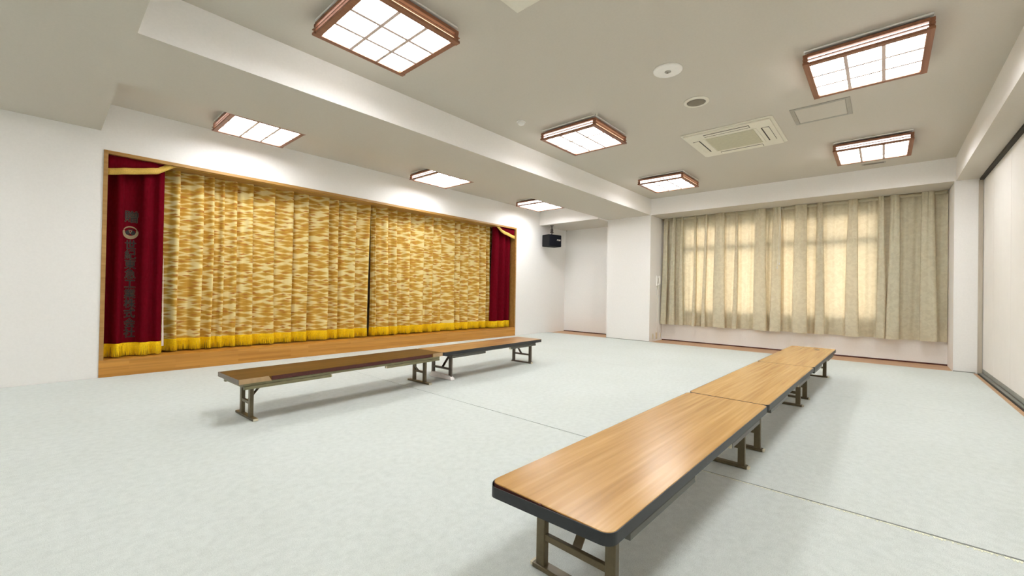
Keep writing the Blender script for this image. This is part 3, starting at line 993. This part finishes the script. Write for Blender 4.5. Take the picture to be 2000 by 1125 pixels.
# ------------------------------------------------------------------ low folding tables
def rrect(L, W, r, n=8):
    P = []
    for (cx, cy, a0) in ((L / 2 - r, W / 2 - r, 0), (-L / 2 + r, W / 2 - r, PI / 2), (-L / 2 + r, -W / 2 + r, PI), (L / 2 - r, -W / 2 + r, 1.5 * PI)):
        for k in range(n + 1):
            a = a0 + PI / 2 * k / n
            P.append((cx + r * math.cos(a), cy + r * math.sin(a)))
    return P

def leg_set(t, sx, inset, L, W, Hrail, metal, foot_half, post_half, cover=False, brace_dir=-1):
    x = sx * (L / 2 - inset)
    fb = MB().box(x - .019, x + .019, -foot_half, foot_half, 0, .017).build('foot_bar', metal, t, bevel=.003)
    for sy in (-1, 1):
        if not cover:
            c = MB().box(x - .016, x + .016, sy * (foot_half + .004) - .007, sy * (foot_half + .004) + .007, .001, .015).build('foot_cap', M['cap'], fb, bevel=.002)
            c['label'] = 'pale plastic foot cap'
        MB().box(x - .013, x + .013, sy * post_half - .018, sy * post_half + .018, .014, Hrail).build('leg', metal, t, bevel=.003)
    zc = .115
    MB().box(x - .009, x + .009, -post_half + .015, post_half - .015, zc - .011, zc + .011).build('crossbar', metal, t, bevel=.002)
    MB().bar((x - sx * .008, .0, zc + .002), (x - sx * .15, .0, Hrail + .012), .034, .005, (1, 0, 0)).build('brace', metal, t, bevel=.001)
    if cover:
        s = MB()
        n = 12
        for k, (z, gx, gy) in enumerate(((0, .028, .020), (.016, .030, .022), (.036, .022, .014), (.046, .019, .008))):
            for (a, b2) in ((-1, -1), (1, -1), (1, 1), (-1, 1)):
                dz = .012 if (b2 > 0 and k == 3) else 0
                s.v.append((x + a * gx, b2 * (foot_half + gy) * (1 - .06 * k), z + dz))
        for k in range(3):
            for a in range(4):
                j = (a + 1) % 4
                s.f.append((k * 4 + a, k * 4 + j, k * 4 + 4 + j, k * 4 + 4 + a))
        s.f.append((12, 13, 14, 15)); s.f.append((3, 2, 1, 0))
        o = s.build('foot_cover', M['shoe'], t, bevel=.006)
        o['label'] = 'white cover wrapped around the foot'

def make_table(loc, rz, L, W, H, top_mat, metal, rail, label, group, style='oak', cover=False, loose=False, foot_half=.165, post_half=.135):
    t = thing('low_folding_table', loc, rz)
    tt = .034                                        # top thickness
    r = .036 if style == 'oak' else .012
    if style == 'oak':
        P = rrect(L - .006, W - .006, r - .003)
        MB().prism(P, H - tt + .002, H).build('tabletop', top_mat, t, bevel=.0015, seg=1)
        MB().prism(rrect(L - .004, W - .004, r - .003), H - tt + .001, H - .0035).build('core', M['core'], t)
        Po = rrect(L, W, r, 10); Pi = rrect(L - .005, W - .005, r - .0025, 10)
        band = MB(); n = len(Po)
        # edging: a closed strip, optionally sprung loose at one corner
        for k in range(n):
            (xo, yo), (xi, yi) = Po[k], Pi[k]
            lift = 0.; out = 0.
            if loose and xo < -L / 2 + .055 and yo > .02:
                q = min(1., (yo - .02) / (W / 2 - .06))
                if xo > -L / 2 + .004: q = max(0, (-L / 2 + .055 - xo) / .055) * .9
                lift = -.0075 * q; out = -.010 * q
            for (x_, y_, z_) in ((xo + out, yo, H - .001 + lift), (xo + out, yo, H - tt - .002 + lift), (xi + out, yi, H - tt - .002 + lift), (xi + out, yi, H - .001 + lift)):
                band.v.append((x_, y_, z_))
        for k in range(n):
            j = (k + 1) % n
            for a in range(4):
                b2 = (a + 1) % 4
                band.f.append((k * 4 + a, k * 4 + b2, j * 4 + b2, j * 4 + a))
        e = band.build('edge_band', M['black_edge'], t); e['label'] = 'black rubber edging'
        if loose:
            MB().box(-L / 2 - .0040, -L / 2 + .003, .006, .014, H - tt - .0025, H - .0006).build('edge_joint', M['core'], t)
    elif style == 'worn':
        MB().box(-L / 2, L / 2, -W / 2 + .006, W / 2, H - tt + .003, H).build('tabletop', top_mat, t, bevel=.001, seg=1)
        # front edge: edging torn away over the middle, tan ends left
        e = MB().box(-L / 2 + .21, L / 2 - .14, -W / 2 + .004, -W / 2 + .0065, H - tt + .004, H - .002).build('torn_edge', M['core'], t)
        e['label'] = 'dark maroon core where the front edging is torn off'
        for (a, b2) in ((-L / 2, -L / 2 + .19), (L / 2 - .125, L / 2)):
            g = MB().prism([(a, H - tt + .001), (b2 + (.02 if a < 0 else 0), H - tt + .001), (b2, H + .0008), (a, H + .0008)] if a < 0 else
                           [(a - .0, H - tt + .001), (b2, H - tt + .001), (b2, H + .0008), (a + .0, H + .0008)], 0, 1)
            g.v = [(x_, -W / 2 + z_ * .0062, y_) for x_, y_, z_ in g.v]
            o = g.build('edge_piece', M['tan_edge'], t); o['label'] = 'tan piece of edging left at the corner'
        for sx in (-1, 1):
            MB().box(sx * (L / 2 + .001) - .0015, sx * (L / 2 + .001) + .0015, -W / 2 + .005, W / 2, H - tt + .001, H - .0005).build('end_edging', M['grey_edge'], t)
    # steel frame below
    zr = H - tt
    yo = W / 2 - (.022 if style == 'worn' else .030)
    ei = .03 if style == 'worn' else .13
    for sy in (-1, 1):
        MB().box(-L / 2 + ei, L / 2 - ei, sy * yo - .012, sy * yo + .012, zr - .018, zr + .001).build('side_rail', rail, t, bevel=.002)
    for sx in (-1, 1):
        for sy in (-1, 1):
            xa, xb = sorted((sx * (L / 2 - ei - .005), sx * (L / 2 - .66)))
            ch = MB().box(xa, xb, sy * (yo + .004) - .013, sy * (yo + .004) + .013, zr - .042, zr - .0195).build('leg_channel', rail, t, bevel=.002)
            xe = sx * (L / 2 - .663)
            c = MB().box(xe - .006, xe + .006, sy * (yo + .004) - .011, sy * (yo + .004) + .011, zr - .041, zr - .021).build('channel_cap', M['cap'], ch, bevel=.002)
            c['label'] = 'pale plastic end cap'
        MB().box(sx * (L / 2 - ei - .015) - .012, sx * (L / 2 - ei - .015) + .012, -yo + .012, yo - .012, zr - .030, zr + .001).build('end_rail', rail, t, bevel=.002)
        leg_set(t, sx, .122 if style == 'worn' else .175, L, W, zr - .012, metal, foot_half, post_half, cover and sx < 0)
        MB().box(sx * (L / 2 - .33) - .03, sx * (L / 2 - .33) + .03, -yo + .012, yo - .012, zr - .010, zr + .002).build('stay_plate', metal, t)
    return tag(t, label, 'table', group)

# long row of three
A_T = -.0185
dx, dy = math.cos(A_T), math.sin(A_T)
ox, oy = .997, .752
TL = 1.797
labs = ['light oak low folding table nearest the camera, with black edging sprung loose at one corner',
        'light oak low folding table in the middle of the row of three',
        'light oak low folding table at the window end of the row of three']
for k in range(3):
    c = TL * (k + .5) + .008 * k
    tb = make_table((ox + dx * c, oy + dy * c, .0008), A_T, TL, .454, .33, M['oak'], M['olive_metal'], M['grey_rail'], labs[k], 'low tables in the row of three', 'oak', False, k == 0)
    if k == 2:
        g = MB().lathe([(.026, 0), (.026, .0012), (.020, .0018)], (.63, -.07, .3298), 20).build('dark_mark', M['dark'], tb)
        g.scale = (1, 1, 1); g['label'] = 'small dark mark on the table top'
# row by the stage
A_S = .045
dx, dy = math.cos(A_S), math.sin(A_S)
bx, by = .896, 3.525
make_table((bx + dx * .922, by + dy * .922, .0008), A_S, 1.845, .432, .318, M['walnut'], M['olive_metal'], M['olive_rail'],
           'dark brown low folding table with torn front edging in front of the stage', 'low tables by the stage', 'worn', foot_half=.172, post_half=.083)
make_table((bx + dx * (1.850 + .895), by + dy * (1.850 + .895), .0008), A_S, 1.785, .432, .318, M['oak_worn'], M['bronze'], M['grey_rail'],
           'reddish low folding table with white foot cover, by the right half of the stage', 'low tables by the stage', 'oak', True, foot_half=.165, post_half=.14)

# ------------------------------------------------------------------ daylight outside the window
wd = bpy.data.worlds.new('sky'); SC.world = wd; wd.use_nodes = True
nt = wd.node_tree
bg = nt.nodes.get('Background') or nt.nodes.new('ShaderNodeBackground')
bg.inputs[0].default_value = (1.0, .97, .92, 1); bg.inputs[1].default_value = .86
pl = bpy.data.lights.new('window_portal', 'AREA'); pl.shape = 'RECTANGLE'
pl.size = WZ1 - WZ0; pl.size_y = WY1 - WY0
po = bpy.data.objects.new('window_portal', pl); COL.objects.link(po)
po.location = (XW + .16, (WY0 + WY1) / 2, (WZ0 + WZ1) / 2); po.rotation_euler = (0, PI / 2, 0)
pl.cycles.is_portal = True

# ------------------------------------------------------------------ camera
yaw, pitch, roll, fpx = 0.7279945, 0.0081351, 0.0173667, 814.596
fwd = Vector((math.cos(pitch) * math.cos(yaw), math.cos(pitch) * math.sin(yaw), math.sin(pitch)))
rt = Vector((math.sin(yaw), -math.cos(yaw), 0)); up = rt.cross(fwd)
cr, sr = math.cos(roll), math.sin(roll)
r2 = rt * cr + up * sr; u2 = up * cr - rt * sr
cam = bpy.data.cameras.new('camera'); cam.sensor_width = 36; cam.lens = fpx / 2000 * 36; cam.clip_start = .02
co = bpy.data.objects.new('camera', cam); COL.objects.link(co)
mw = Matrix(((r2.x, u2.x, -fwd.x, 0), (r2.y, u2.y, -fwd.y, 0), (r2.z, u2.z, -fwd.z, .9637), (0, 0, 0, 1)))
co.matrix_world = mw
SC.camera = co

vs = SC.view_settings
vs.view_transform = 'Standard'; vs.look = 'None'; vs.exposure = 2.06; vs.gamma = 1.0; vs.use_curve_mapping = False
SC.cycles.max_bounces = 10; SC.cycles.diffuse_bounces = 6; SC.cycles.transparent_max_bounces = 12
SC.cycles.sample_clamp_indirect = 6
